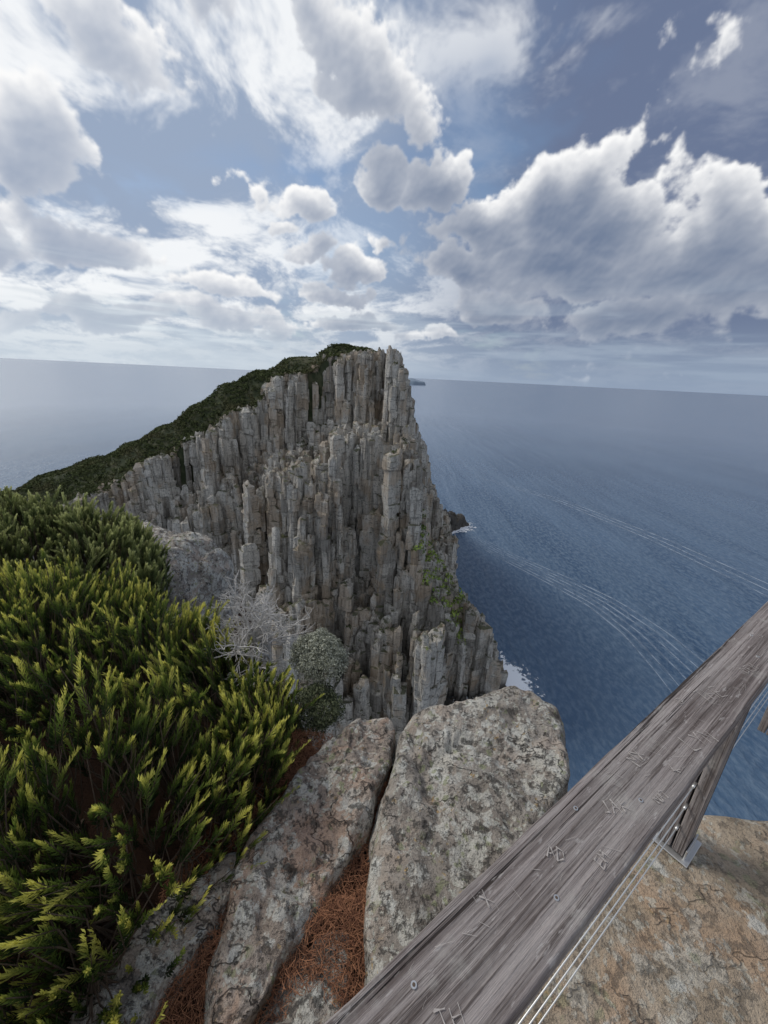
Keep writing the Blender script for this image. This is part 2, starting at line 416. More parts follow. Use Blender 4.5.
VZ[:,0,:]+=rng.normal(0,1.0,(N,K)); VZ[:,1:,:]+=rng.normal(0,.55,(N,M-1,K))
V=np.stack([VX,VY,VZ],3)
V[:,1:,:,:2]+=rng.normal(0,.22,(N,M-1,K,2))
V=V.reshape(-1,3)
ids=np.arange(N*M*K).reshape(N,M,K)
a=ids[:,:-1,:];b2=ids[:,1:,:]
F=np.stack([a,b2,np.roll(b2,-1,2),np.roll(a,-1,2)],4-1).reshape(-1,4)
t0=ids[:,0,:]
F=np.concatenate([F,t0[:,[0,1,2,3]],t0[:,[0,3,4,5]]],0)
tn=np.repeat(np.clip(.50+.18*cj1+.15*cj2+.15*rng.normal(0,1,N),0,1)[:,None],M,1)
jt=rng.normal(0,.20,(N,M)); jt[:,2::2]=jt[:,1:-1:2][:,:jt[:,2::2].shape[1]]
tn=np.clip(tn+jt,0,1)
build("rock_columns",V,F,dol,False,{"tone":np.repeat(tn.reshape(-1),K)},parent=head)
# vegetation
def leafcloud(centres,radii,nper,size,zs=.7):
    n=len(centres); tot=n*nper
    d=rng.normal(0,1,(tot,3)); d/=np.linalg.norm(d,axis=1)[:,None]; d[:,2]=np.abs(d[:,2])*1.0-.15
    r=rng.uniform(.45,1.05,tot)**.6
    C=np.repeat(centres,nper,0)+d*r[:,None]*np.repeat(radii,nper)[:,None]*np.array([1,1,zs])
    u=rng.normal(0,1,(tot,3)); u/=np.linalg.norm(u,axis=1)[:,None]
    nn=d+rng.normal(0,.5,(tot,3)); v=np.cross(nn,u); v/=np.linalg.norm(v,axis=1)[:,None]+1e-9
    u=np.cross(v,nn); u/=np.linalg.norm(u,axis=1)[:,None]+1e-9
    sz=np.repeat(radii,nper)*size*rng.uniform(.6,1.3,tot)
    u=u*sz[:,None]; v=v*sz[:,None]*.6
    V=np.stack([C-u,C-v,C+u,C+v],1).reshape(-1,3)
    F=np.arange(tot*4).reshape(-1,4)
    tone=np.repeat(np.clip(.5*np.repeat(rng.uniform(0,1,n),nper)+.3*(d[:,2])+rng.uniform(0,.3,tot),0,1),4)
    return V,F,tone
fol,t,b=newmat("heath_foliage")
tn_=t.attr("tone"); p=t.obj()
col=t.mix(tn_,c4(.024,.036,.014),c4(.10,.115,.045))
col=t.mix(t.ss(t.noise(p,.06,3),.48,.68,0,.45),col,c4(.11,.09,.05))
col=t.mix(t.m('MULTIPLY',t.ss(t.sep(p)[2],-60,-90),t.ss(t.sep(p)[0],10,22)),col,t.mix(tn_,c4(.09,.15,.035),c4(.30,.37,.09)))
t.put(b.inputs['Base Color'],col); b.inputs['Roughness'].default_value=.85; b.inputs['Specular IOR Level'].default_value=.1
Q=np.stack([rng.uniform(-450,80,60000),rng.uniform(180,560,60000)],1)
dT,zT,dF,iF,inT,inF,s=info(Q)
Q3=np.concatenate([Q,np.zeros((len(Q),1))],1)
ok=((inT&((dT>1)|(iF>=NFRONT)))|((~inT)&inF&(iF>=NFRONT)&(s>.6))) & (Q[:,1]<420)
ok&=(fbm(Q3/14,3,9)>-.7)|(dT>12)
zz_=np.where(inT,plateau(Q),SEA+(zT-SEA)*s**1.2)[ok]
Q=Q[ok]
Cc=np.stack([Q[:,0],Q[:,1],zz_+.2],1)
rr=rng.uniform(1.0,2.5,len(Cc))*np.where(rng.uniform(0,1,len(Cc))<.05,1.6,1)
lm=(top>-150)&(rng.uniform(0,1,N)<.06)
green=ramp&(rng.uniform(0,1,N)<.85)&(top>-165)
gully=(np.hypot(P[:,0]+52,P[:,1]-308)<18)&(rng.uniform(0,1,N)<.6)
rim=inTc&(rng.uniform(0,1,N)<.45)
lm2=(lm|gully|rim)&~green
Lc=np.stack([P[lm2][:,0],P[lm2][:,1],top[lm2]+.2],1); Gc=np.stack([P[green][:,0],P[green][:,1],top[green]+.6],1)
C2=np.concatenate([Cc,Lc,Gc]); R2=np.concatenate([rr,rng.uniform(1.0,2.4,len(Lc)),rng.uniform(2.4,3.8,len(Gc))])
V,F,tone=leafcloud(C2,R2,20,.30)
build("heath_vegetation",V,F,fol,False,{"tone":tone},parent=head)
print("cols",N,"bush",len(C2),"green",green.sum())
# surf
fm,t,b=newmat("sea_foam")
p=t.geo().outputs['Position']; u=t.attr("edge")
na_=t.m('ADD',t.noise(p,.22,5,.7),t.m('MULTIPLY',u,.34))
al=t.m('MULTIPLY',t.ss(na_,.62,.74),.97)
b.inputs['Base Color'].default_value=(.88,.90,.92,1); b.inputs['Roughness'].default_value=.7; t.put(b.inputs['Alpha'],al)
fp=np.array(Fo[10:19],float)
pts=[]
for i in range(len(fp)-1):
    for k in range(14): pts.append(fp[i]*(1-k/14)+fp[i+1]*k/14)
pts=np.array(pts); tan=np.gradient(pts,axis=0); tan/=np.linalg.norm(tan,axis=1)[:,None]
nr=np.stack([tan[:,1],-tan[:,0]],1)
V=[];E=[]
offs=[-16,-6,0,5,10,16]
boost=1+1.1*np.exp(-((pts-np.array([92,236]))**2).sum(1)/500)+.8*np.exp(-((pts-np.array([110,551]))**2).sum(1)/900)
for k,o_ in enumerate(offs):
    pp=pts+nr*((o_ if o_<0 else o_*boost)+3*fbm(np.concatenate([pts/15,np.zeros((len(pts),1))],1),2,3))[:,None]
    V.append(np.concatenate([pp,np.full((len(pp),1),SEA+.12)],1)); E.append(np.full(len(pp),[.8,.8,.8,.6,.25,0][k])*boost)
L=len(pts); V=np.concatenate(V);E=np.concatenate(E)
F=[(k*L+i,k*L+i+1,(k+1)*L+i+1,(k+1)*L+i) for k in range(len(offs)-1) for i in range(L-1)]
build("sea_foam",V,np.array(F),fm,False,{"edge":E})
# boat wakes
wm,t,b=newmat("wake_water")
p=t.geo().outputs['Position']; u=t.attr("edge")
b.inputs['Base Color'].default_value=(.27,.34,.43,1); b.inputs['Roughness'].default_value=.4
t.put(b.inputs['Alpha'],t.m('MULTIPLY',u,t.ss(t.noise(p,.06,5,.7),.33,.62,.15,.85)))
def ribbon(ctrl,offs,width):
    c=np.array(ctrl,float); n=len(c); tt=np.linspace(0,n-1,90)
    xs=np.stack([np.interp(tt,np.arange(n),c[:,0]),np.interp(tt,np.arange(n),c[:,1])],1)
    for _ in range(12): xs[1:-1]=(xs[:-2]+2*xs[1:-1]+xs[2:])/4
    tn=np.gradient(xs,axis=0); tn/=np.linalg.norm(tn,axis=1)[:,None]; nn=np.stack([-tn[:,1],tn[:,0]],1)
    Vs=[];Fs=[];Es=[];o0=0
    for o_ in offs:
        g=np.linspace(.35,1,90)[:,None]
        a_=xs+nn*(o_*g); wv=width*np.sin(np.linspace(.05,3.09,90))[:,None]
        Vs.append(np.concatenate([np.concatenate([a_-nn*wv,a_,a_+nn*wv]),np.full((270,1),SEA+.08)],1))
        Es.append(np.concatenate([np.zeros(90),np.ones(90),np.zeros(90)]))
        Fs+= [(o0+r_*90+i,o0+r_*90+i+1,o0+r_*90+91+i,o0+r_*90+90+i) for r_ in (0,1) for i in range(89)]; o0+=270
    return np.concatenate(Vs),np.array(Fs),np.concatenate(Es)
V,F,E1=ribbon([(112,525),(150,455),(190,400),(222,350),(236,300),(238,250),(236,200)],[-30,-20,-9,2,12,24],2.4)
V2,F2,E2=ribbon([(180,900),(320,715),(390,540),(424,394),(430,330)],[-18,0,20],4.0)
build("boat_wake",np.concatenate([V,V2]),np.concatenate([F,F2+len(V)]),wm,False,{"edge":np.concatenate([E1,E2])})
# distant island
im,t,b=newmat("distant_rock_haze"); p=t.obj()
t.put(b.inputs['Base Color'],t.mix(t.noise(t.mapping(p,(1,1,.2)),.01,4),c4(.17,.22,.28),c4(.26,.31,.37))); b.inputs['Roughness'].default_value=1  # aerial haze painted into the island's pale blue-grey base colour
V=[];F=[];n=40;ring=[(1.0,0),(.93,.45),(.88,.8),(.75,.97),(.4,1.03)]
for s_,hh in ring:
    for k in range(n):
        a_=2*math.pi*k/n; j=1+.1*math.sin(3*a_+1)+.06*math.sin(7*a_)
        hx=1-.45*(1-math.cos(a_-2.6))/2*(hh>.3)
        V.append((700+290*s_*j*math.cos(a_),12100+240*s_*j*math.sin(a_),SEA-5+185*hh*hx))
for i in range(len(ring)-1):
    for k in range(n): F.append((i*n+k,i*n+(k+1)%n,(i+1)*n+(k+1)%n,(i+1)*n+k))
V.append((700,12100,SEA+150)); 
for k in range(0,n,2): F.append(((4)*n+k,4*n+k+1,4*n+(k+2)%n,len(V)-1))
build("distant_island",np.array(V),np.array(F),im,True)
# ------------------------------------------------------------ foreground rocks
def lichen_rock(name,base1,base2,lich,amt,orange=.3,ocol=c4(.40,.27,.17),speck=.85,crack=.7):
    m,t,b=newmat(name); p=t.obj()
    n1=t.noise(p,2.6,5,.6); n2=t.noise(p,11,6,.72); n3=t.noise(p,70,3,.7)
    col=t.mix(t.ss(n1,.35,.65),base1,base2)
    col=t.mix(t.ss(t.noise(p,2.6,5,.6,dist=.4),.48,.62,0,orange),col,ocol)
    wc=t.noise(p,14,4,.65,'Color'); wv=t.v('ADD',p,t.v('SCALE',wc,scale=.10))
    la=t.noise(t.v('ADD',p,(5,5,5)),6.5,7,.68); lA=t.ss(la,.60-amt*.5,.63-amt*.5)
    col=t.mix(t.m('MULTIPLY',lA,.62),col,lich)
    l1=t.m('MULTIPLY',t.ss(t.voro(wv,11.0),.40,.30),t.ss(t.noise(p,3.2,3,.6),.60-amt,.68-amt))
    col=t.mix(t.m('MULTIPLY',l1,.75),col,c4(.60,.60,.55))
    l2=t.m('MULTIPLY',t.ss(t.voro(wv,30.0),.38,.28),t.ss(t.noise(p,7.0,3),.46,.56))
    col=t.mix(t.m('MULTIPLY',l2,.75*min(1,speck*1.2)),col,c4(.54,.54,.47))
    l4=t.m('MULTIPLY',t.ss(t.voro(wv,17.0),.36,.26),t.ss(t.noise(t.v('ADD',p,(4,2,1)),5.0,3),.50,.58))
    col=t.mix(t.m('MULTIPLY',l4,.75*speck),col,c4(.27,.29,.16))
    l5=t.m('MULTIPLY',t.ss(t.voro(t.v('ADD',wv,(3,3,3)),22.0),.26,.18),t.ss(t.noise(t.v('ADD',p,(8,2,5)),4.0,3),.55,.62))
    col=t.mix(t.m('MULTIPLY',l5,.7*speck),col,c4(.46,.30,.10))
    dk=t.ss(t.noise(t.v('ADD',p,(2,7,3)),17,6,.78),.53,.61)
    col=t.mix(t.m('MULTIPLY',dk,.85*speck),col,c4(.075,.07,.064))
    col=t.mix(t.ss(n3,.52,.68,0,.65*speck),col,c4(.09,.085,.077))
    cr=t.noise(t.mapping(p,(1.0,1.6,1.0)),1.7,5,.55); crm=t.ss(t.m('ABSOLUTE',t.m('SUBTRACT',cr,.47)),.008,.0)
    crm=t.m('MULTIPLY',crm,t.ss(n1,.44,.54))
    col=t.mix(t.m('MULTIPLY',crm,crack),col,c4(.04,.034,.03))
    t.put(b.inputs['Base Color'],col); b.inputs['Roughness'].default_value=.93
    h=t.m('ADD',t.m('ADD',t.m('MULTIPLY',n2,.8),t.m('MULTIPLY',n3,.25)),t.m('MULTIPLY',lA,.06))
    h=t.m('SUBTRACT',h,t.m('MULTIPLY',crm,.5*crack)); h=t.m('SUBTRACT',h,t.m('MULTIPLY',dk,.12*speck))
    t.put(b.inputs['Normal'],t.bump(h,1.0,.055)); return m
rk=lichen_rock("lichen_rock",c4(.25,.22,.19),c4(.45,.41,.36),c4(.62,.61,.55),.17,.35,c4(.42,.30,.22),.95)
rk_pink=lichen_rock("lichen_rock_warm",c4(.26,.21,.175),c4(.46,.395,.335),c4(.60,.59,.53),.15,.65,c4(.46,.29,.20),.92)
def rock(name,outline,zt,depth,mat,r=.10,amp=.03,na=200,tilt=(0,0),seed=0,freq=3.0,flare=.12,nr=40,ns=26,parent=None):
    o=np.array(outline,float); c=o.mean(0); n=len(o)
    pts=[]
    for i in range(n):
        p0,p1,p2,p3=o[i-1],o[i],o[(i+1)%n],o[(i+2)%n]
        for k in range(16):
            u=k/16.; pts.append(.5*((2*p1)+(-p0+p2)*u+(2*p0-5*p1+4*p2-p3)*u*u+(-p0+3*p1-3*p2+p3)*u**3))
    pts=np.array(pts); L=np.concatenate([[0],np.cumsum(np.linalg.norm(np.roll(pts,-1,0)-pts,axis=1))])
    pp=np.concatenate([pts,pts[:1]]); ts=np.linspace(0,L[-1],na,endpoint=False)
    B=np.stack([np.interp(ts,L,pp[:,0]),np.interp(ts,L,pp[:,1])],1)
    rows=[]
    rm=np.linalg.norm(B-c,axis=1).mean()
    for i in range(nr):
        f_=(i/(nr-1.))**.8
        f2=f_ 
        edge=(1-f2)*rm
        xy=c+(B-c)*f2
        dz=-r*(1-np.sqrt(max(0,1-(max(0,1-edge/r))**2))) if edge<r else 0
        rows.append(np.concatenate([xy,np.full((na,1),dz)],1))
    for i in range(1,ns+1):
        g=i/ns; xy=c+(B-c)*(1+flare*g)
        rows.append(np.concatenate([xy,np.full((na,1),-r-(depth-r)*g**1.4)],1))
    V=np.concatenate(rows)
    xy=V[:,:2]-c; V[:,2]+=zt+xy[:,0]*tilt[0]+xy[:,1]*tilt[1]
    Pn=V*freq+seed*13.7
    dd=fbm(Pn,5,seed,.55); ridg=(1-np.abs(fbm(Pn*.8+5,3,seed+3)))**4
    cell=np.floor(fbm(Pn*.55+11,2,seed+6)*5)/5
    V[:,2]+=amp*dd*1.3-amp*.9*ridg+amp*.35*fbm(Pn*5,4,seed+8,.6)+amp*.8*cell
    V[:,0]+=amp*fbm(Pn+31,4,seed+1)*1.1; V[:,1]+=amp*fbm(Pn+57,4,seed+2)*1.1
    R_=nr+ns; ids=np.arange(R_*na).reshape(R_,na)
    a_=ids[:-1];b_=ids[1:]
    F=np.stack([a_,b_,np.roll(b_,-1,1),np.roll(a_,-1,1)],2).reshape(-1,4)
    return build(name,V,F,mat,True,parent=parent)
darkrock,t,b=newmat("wet_dark_rock"); p=t.obj()
t.put(b.inputs['Base Color'],t.mix(t.noise(p,.3,5,.7),c4(.03,.027,.025),c4(.13,.12,.105))); b.inputs['Roughness'].default_value=.7
t.put(b.inputs['Normal'],t.bump(t.noise(p,.6,4,.7),1,2.0))
rock("sea_stack",[(74,526),(84,544),(98,560),(116,566),(126,556),(114,542),(100,530),(86,520)],-180,24,darkrock,7,6,90,(-.60,0),5,.10,.25,nr=24,ns=16)
rock("boulder",[(.02,.85),(-.01,1.15),(.03,1.5),(.11,1.95),(.24,2.30),(.50,2.43),(.90,2.50),(1.20,2.48),(1.35,2.30),(1.30,1.98),(1.12,1.68),(.80,1.30),(.55,1.0),(.30,.72)],-.40,1.6,rk,.13,.08,340,(.03,.0),1,2.2,.05,nr=60)
rock("boulder",[(-.62,.82),(-.68,1.1),(-.62,1.42),(-.50,1.78),(-.34,2.10),(-.05,2.34),(.15,2.25),(.07,1.85),(-.02,1.5),(-.14,1.25),(-.36,1.02),(-.50,.80)],-.54,1.3,rk_pink,.10,.08,300,(.04,.05),2,2.6,.06,nr=60)
rock("boulder",[(-.45,.72),(-.36,1.0),(-.22,1.16),(-.06,1.17),(-.03,1.0),(-.04,.75),(-.06,.5),(-.3,.45),(-.45,.55)],-.62,1.0,rk,.09,.05,200,(0,-.05),3,3.5,.06)
rock("boulder",[(-1.14,.75),(-1.04,1.1),(-.87,1.33),(-.70,1.47),(-.62,1.36),(-.70,1.12),(-.80,.88),(-.86,.65),(-1.02,.55)],-.58,1.0,rk,.08,.05,200,(0,0),4,3.5,.06)
rock("boulder",[(-3.9,5.6),(-4.1,6.3),(-3.6,6.9),(-3.0,6.8),(-2.75,6.1),(-3.0,5.5),(-3.5,5.3)],-1.0,3.0,rk,.5,.28,220,(0,0),6,1.0,.1)
rock("boulder",[(-5.3,6.6),(-5.4,7.6),(-4.7,8.1),(-4.0,7.7),(-3.9,6.9),(-4.6,6.4)],-1.25,3.0,rk,.5,.28,220,(0,0),7,1.0,.1)
sand=lichen_rock("sandstone_ledge",c4(.31,.245,.175),c4(.46,.38,.29),c4(.52,.49,.42),.08,.6,c4(.43,.28,.175),.55,.35)
rock("rock_ledge",[(.05,.52),(.24,.78),(.50,1.02),(.90,1.30),(1.35,1.36),(1.85,1.33),(2.6,1.45),(3.6,1.2),(4.2,.2),(4.0,-2),(2,-3.2),(0,-3.2),(-1.6,-2.2),(-1.2,-.8),(-.3,.05)],.0,2.2,sand,.10,.035,420,(0,0),9,1.6,.02,nr=150)
soilm,t,b=newmat("needle_litter_soil"); p=t.obj()
t.put(b.inputs['Base Color'],t.mix(t.noise(p,25,6,.7),c4(.025,.015,.010),c4(.09,.045,.026))); b.inputs['Roughness'].default_value=1
t.put(b.inputs['Normal'],t.bump(t.noise(p,60,4,.7),.8,.03))
rock("ground",[(1.2,1.9),(1.0,2.2),(.2,2.1),(-.3,2.1),(-.8,2.7),(-1.7,3.2),(-3,3.7),(-5.5,3.6),(-7.5,2.5),(-8.5,0),(-8,-4),(-4,-8),(2,-8),(6,-5),(6.5,-1),(3.5,.9),(1.6,1.1)],-.72,199,soilm,.06,.05,500,(0,0),12,1.5,.0,nr=160,ns=40)
rock("ground",[(-2.2,3.2),(-2.4,5.0),(-2.6,6.9),(-4,8.6),(-6.5,8.8),(-9,7.5),(-10,4),(-8,1.5),(-5,2)],-2.7,197,soilm,.3,.2,300,(0,0),14,.8,.0,nr=40,ns=40)
def needles(n,box,z):
    x=rng.uniform(box[0],box[1],n);y=rng.uniform(box[2],box[3],n);a_=rng.uniform(0,6.28,n);l=rng.uniform(.010,.028,n)
    zz=z+rng.uniform(0,.05,n)+.05*fbm(np.stack([x*6,y*6,x*0],1),2,4)
    d_=np.stack([np.cos(a_)*l,np.sin(a_)*l,rng.normal(0,.3,n)*l],1); s_=np.stack([-np.sin(a_),np.cos(a_),a_*0],1)*.0009
    C=np.stack([x,y,zz],1)
    V=np.stack([C-d_-s_,C-d_+s_,C+d_+s_,C+d_-s_],1).reshape(-1,3); return V,np.arange(n*4).reshape(-1,4),np.repeat(rng.uniform(0,1,n),4)
nm,t,b=newmat("dead_needles"); t.put(b.inputs['Base Color'],t.mix(t.attr("tone"),c4(.08,.028,.015),c4(.36,.17,.09))); b.inputs['Roughness'].default_value=.8
V,F,tn=needles(34000,(-1.0,.12,.5,2.2),-.70)
build("needle_litter",V,F,nm,False,{"tone":tn})
# ------------------------------------------------------------ shrubs
def shrub(name,poly,zedge,zrise,nshoot,L,leafl,leafw,mat,seed,rise=.8,base=-.75,layers=.45):
    par=empty(name)
    pa=np.array(poly); lo=pa.min(0);hi=pa.max(0)
    q=np.stack([rng.uniform(lo[0],hi[0],nshoot*4),rng.uniform(lo[1],hi[1],nshoot*4)],1)
    q=q[inside(q,poly)]
    g_=fbm(np.concatenate([q*2.6,np.zeros((len(q),1))],1),3,seed+20)
    q=q[rng.uniform(0,1,len(q))<np.clip(.80+g_*1.4,.42,1)][:nshoot]
    q=np.concatenate([q,q[segd(q,poly)[0]<.3]+rng.normal(0,.04,(int((segd(q,poly)[0]<.3).sum()),2))]); n=len(q)
    de,_,_=segd(q,poly)
    q3=np.concatenate([q,np.zeros((n,1))],1)
    lump=fbm(q3*2.0,3,seed)
    z=zedge+zrise*np.sqrt(np.clip(de/rise,0,1))+.28*lump+.18*fbm(q3*5,2,seed+4)
    lay=rng.uniform(0,1,n)**1.3*layers; z=z-lay
    cen=pa.mean(0); outd=q-cen; outd/=np.linalg.norm(outd,axis=1)[:,None]+1e-6
    lean=np.clip(1-de/.7,0,1)*.45
    cl_=np.stack([fbm(q3*2.5,2,seed+11),fbm(q3*2.5,2,seed+12)],1)*.7
    ax=np.stack([outd[:,0]*lean+cl_[:,0]+rng.normal(0,.17,n),outd[:,1]*lean+cl_[:,1]+rng.normal(0,.17,n),np.ones(n)],1); ax/=np.linalg.norm(ax,axis=1)[:,None]
    ref=np.array([1.,0,0]); e1=np.cross(ax,ref); e1/=np.linalg.norm(e1,axis=1)[:,None]; e2=np.cross(ax,e1)
    nl_=64
    k=np.arange(nl_); tt=k/(nl_-1.); ga=k*2.39996
    Ls=L*rng.uniform(.45,1.3,n)
    h_=(tt[None]*Ls[:,None]); 
    bend=rng.normal(0,.40,(n,2))
    phi=ga[None]+rng.uniform(0,6,n)[:,None]+rng.normal(0,.25,(n,nl_))
    rd=np.cos(phi)[...,None]*e1[:,None]+np.sin(phi)[...,None]*e2[:,None]
    cen3=np.stack([q[:,0],q[:,1],z-Ls],1)[:,None]+ax[:,None]*h_[...,None]+(e1*bend[:,:1]+e2*bend[:,1:])[:,None]*(h_**2)[...,None]*1.5
    open_=(.75-.48*tt)[None,:,None]+rng.normal(0,.14,(n,nl_,1))
    ld=ax[:,None]*np.cos(open_)+rd*np.sin(open_)
    ll=leafl*(1-.35*tt**3)[None]*rng.uniform(.7,1.2,(n,nl_))*rng.uniform(.75,1.2,(n,1))
    sd_=np.cross(ld,rd+.3*ax[:,None]); sd_/=np.linalg.norm(sd_,axis=2)[...,None]+1e-9
    A=cen3; Mi=cen3+ld*(ll*.5)[...,None]; Ti=cen3+(ld+ax[:,None]*.25)*ll[...,None]*.95
    wv=sd_*leafw*.5
    V=np.stack([A,Mi-wv,Ti,Mi+wv],2).reshape(-1,3)
    F=np.arange(n*nl_*4).reshape(-1,4)
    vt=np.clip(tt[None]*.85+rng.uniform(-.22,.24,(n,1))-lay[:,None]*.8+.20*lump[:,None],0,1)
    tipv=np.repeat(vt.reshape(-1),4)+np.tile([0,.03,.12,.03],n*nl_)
    rv=np.repeat(rng.uniform(0,1,n),nl_*4)
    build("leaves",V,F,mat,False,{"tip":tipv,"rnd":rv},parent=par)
    bottoms=np.stack([q[:,0],q[:,1],z-Ls],1); tops=bottoms+ax*Ls[:,None]
    segs=[(bottoms,tops,.0032,.0015)]
    nb=max(30,n//22); base_xy=pa.mean(0)[None]+(q[rng.integers(0,n,nb)]-pa.mean(0))*.9
    bp=np.concatenate([pa.mean(0)[None]+(base_xy-pa.mean(0))*.85,np.full((nb,1),base)],1)
    mid=np.concatenate([base_xy,np.full((nb,1),base+(zedge-base)*.5)],1); mid[:,:2]+=rng.normal(0,.06,(nb,2)); mid[:,2]+=rng.normal(0,.06,nb)
    segs.append((bp,mid,.014,.008))
    nn_=((bottoms[:,None,:2]-mid[None,:,:2])**2).sum(2).argmin(1)
    jm=mid[nn_]*.4+bottoms*.6+rng.normal(0,.02,(n,3)); jm[:,2]-=.06
    segs.append((mid[nn_],jm,.004,.003)); segs.append((jm,bottoms,.003,.003))
    Vs=[];Fs=[];o0=0
    for a_,b_,r0,r1 in segs:
        m_=len(a_); dx=b_-a_; dx/=np.linalg.norm(dx,axis=1)[:,None]+1e-9
        f1=np.cross(dx,np.array([.3,.9,.1])); f1/=np.linalg.norm(f1,axis=1)[:,None]; f2=np.cross(dx,f1)
        rg=[]
        for cc,rr_ in((a_,r0),(b_,r1)):
            for kk in range(4):
                th=kk*math.pi/2; rg.append(cc+(f1*math.cos(th)+f2*math.sin(th))*rr_)
        Vv=np.stack(rg,1).reshape(-1,3)
        bi=(np.arange(m_)*8)[:,None]+o0
        for kk in range(4): Fs.append(np.concatenate([bi+kk,bi+(kk+1)%4,bi+4+(kk+1)%4,bi+4+kk],1))
        Vs.append(Vv); o0+=len(Vv)
    build("stems",np.concatenate(Vs),np.concatenate(Fs),barkm,False,parent=par)
    return par
barkm,t,b=newmat("bark"); p=t.obj(); t.put(b.inputs['Base Color'],t.mix(t.noise(p,30,4),c4(.05,.035,.025),c4(.16,.12,.09))); b.inputs['Roughness'].default_value=.9
def leafmat(name,dark,mid_,tip):
    m,t,b=newmat(name); tp=t.attr("tip"); rn=t.attr("rnd")
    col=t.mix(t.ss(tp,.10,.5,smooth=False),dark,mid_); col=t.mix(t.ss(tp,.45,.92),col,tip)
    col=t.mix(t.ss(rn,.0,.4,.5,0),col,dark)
    t.put(b.inputs['Base Color'],col); b.inputs['Roughness'].default_value=.5; b.inputs['Specular IOR Level'].default_value=.3
    tr=t.node('ShaderNodeBsdfTranslucent'); t.put(tr.inputs[0],col)
    mx=t.node('ShaderNodeMixShader'); mx.inputs[0].default_value=.35
    t.l.new(b.outputs[0],mx.inputs[1]); t.l.new(tr.outputs[0],mx.inputs[2]); t.l.new(mx.outputs[0],m.node_tree.nodes['Material Output'].inputs[0]); return m
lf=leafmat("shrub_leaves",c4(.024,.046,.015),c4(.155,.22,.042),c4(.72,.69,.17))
lf2=leafmat("shrub_leaves_pale",c4(.08,.11,.04),c4(.28,.32,.12),c4(.56,.58,.26))
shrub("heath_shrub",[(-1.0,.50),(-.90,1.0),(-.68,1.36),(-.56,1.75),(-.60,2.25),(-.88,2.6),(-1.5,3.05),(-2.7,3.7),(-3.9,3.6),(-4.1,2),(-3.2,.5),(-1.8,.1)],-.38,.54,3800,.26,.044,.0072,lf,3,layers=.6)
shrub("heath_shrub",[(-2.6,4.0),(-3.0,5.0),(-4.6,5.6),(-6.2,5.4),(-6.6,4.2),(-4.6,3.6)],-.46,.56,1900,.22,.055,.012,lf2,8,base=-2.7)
def ballplant(name,c,r,n,mat,sd_=5):
    par=empty(name)
    d=rng.normal(0,1,(n,3)); d/=np.linalg.norm(d,axis=1)[:,None]; d[:,2]=np.where(d[:,2]<-.3,-d[:,2],d[:,2])
    lump=1+.38*fbm(d*1.6+sd_,3,sd_)+.16*fbm(d*5,2,sd_+3)
    C=np.array(c)+d*(r*lump*rng.uniform(.72,1.05,n))[:,None]*np.array([1,1,.95])
    u=rng.normal(0,1,(n,3)); u-=d*(u*d).sum(1)[:,None]*.4; u/=np.linalg.norm(u,axis=1)[:,None]; v=np.cross(u,d+rng.normal(0,.4,(n,3))); v/=np.linalg.norm(v,axis=1)[:,None]
    sz=rng.uniform(.006,.012,n)[:,None]
    V=np.stack([C-u*sz,C-v*sz*.5,C+u*sz,C+v*sz*.5],1).reshape(-1,3)
    build("leaves",V,np.arange(4*n).reshape(-1,4),mat,False,{"tip":np.repeat(rng.uniform(0,1,n),4),"rnd":np.repeat(rng.uniform(.4,1,n),4)},parent=par)
    m_=80; dd=d[:m_]; A=np.tile(np.array(c)-np.array([0,0,r*.9]),(m_,1)); B=np.array(c)+dd*r*.85
    f1=np.cross(B-A,[.2,.5,.9]); f1/=np.linalg.norm(f1,axis=1)[:,None]
    V=np.stack([A-f1*.004,A+f1*.004,B+f1*.002,B-f1*.002],1).reshape(-1,3)
    build("branches",V,np.arange(4*m_).reshape(-1,4),barkm,parent=par)
lf3=leafmat("cushion_leaves",c4(.14,.15,.11),c4(.34,.35,.27),c4(.56,.57,.47))
ballplant("cushion_bush",(-.47,2.72,-.42),.21,14000,lf3)
lf4=leafmat("low_heath_leaves",c4(.03,.04,.02),c4(.10,.12,.06),c4(.20,.22,.12))
ballplant("cushion_bush",(-.44,2.40,-.66),.20,9000,lf4,9)
dm,t,b=newmat("dead_wood"); t.put(b.inputs['Base Color'],t.mix(t.noise(t.obj(),40,3),c4(.32,.30,.28),c4(.62,.60,.57))); b.inputs['Roughness'].default_value=.9
cu=bpy.data.curves.new("dead_branches",'CURVE'); cu.dimensions='3D'; cu.bevel_depth=1.0; cu.bevel_resolution=1
def twig(p,d_,l,r,dep):
    sp_=cu.splines.new('POLY'); n=6; sp_.points.add(n-1)
    q=Vector(p); dd=Vector(d_).normalized()
    for i in range(n):
        sp_.points[i].co=(q.x,q.y,q.z,1); sp_.points[i].radius=r*(1-.55*i/n)
        dd=(dd+Vector((random.gauss(0,.22),random.gauss(0,.22),random.gauss(0,.16)))).normalized()
        if dep>0 and i>0:
            for _ in range(random.choice([1,1,2])):
                twig(q,dd+Vector((random.gauss(0,.7),random.gauss(0,.7),random.gauss(.1,.5))),l*.62,r*.58,dep-1)
        q=q+dd*l/n
for k in range(4):
    twig((-1.0+random.gauss(0,.08),3.0+random.gauss(0,.08),-.75),(random.gauss(.05,.25),random.gauss(0,.2),1),.56,.014,3)
do=bpy.data.objects.new("dead_branches",cu); scene.collection.objects.link(do); cu.materials.append(dm)
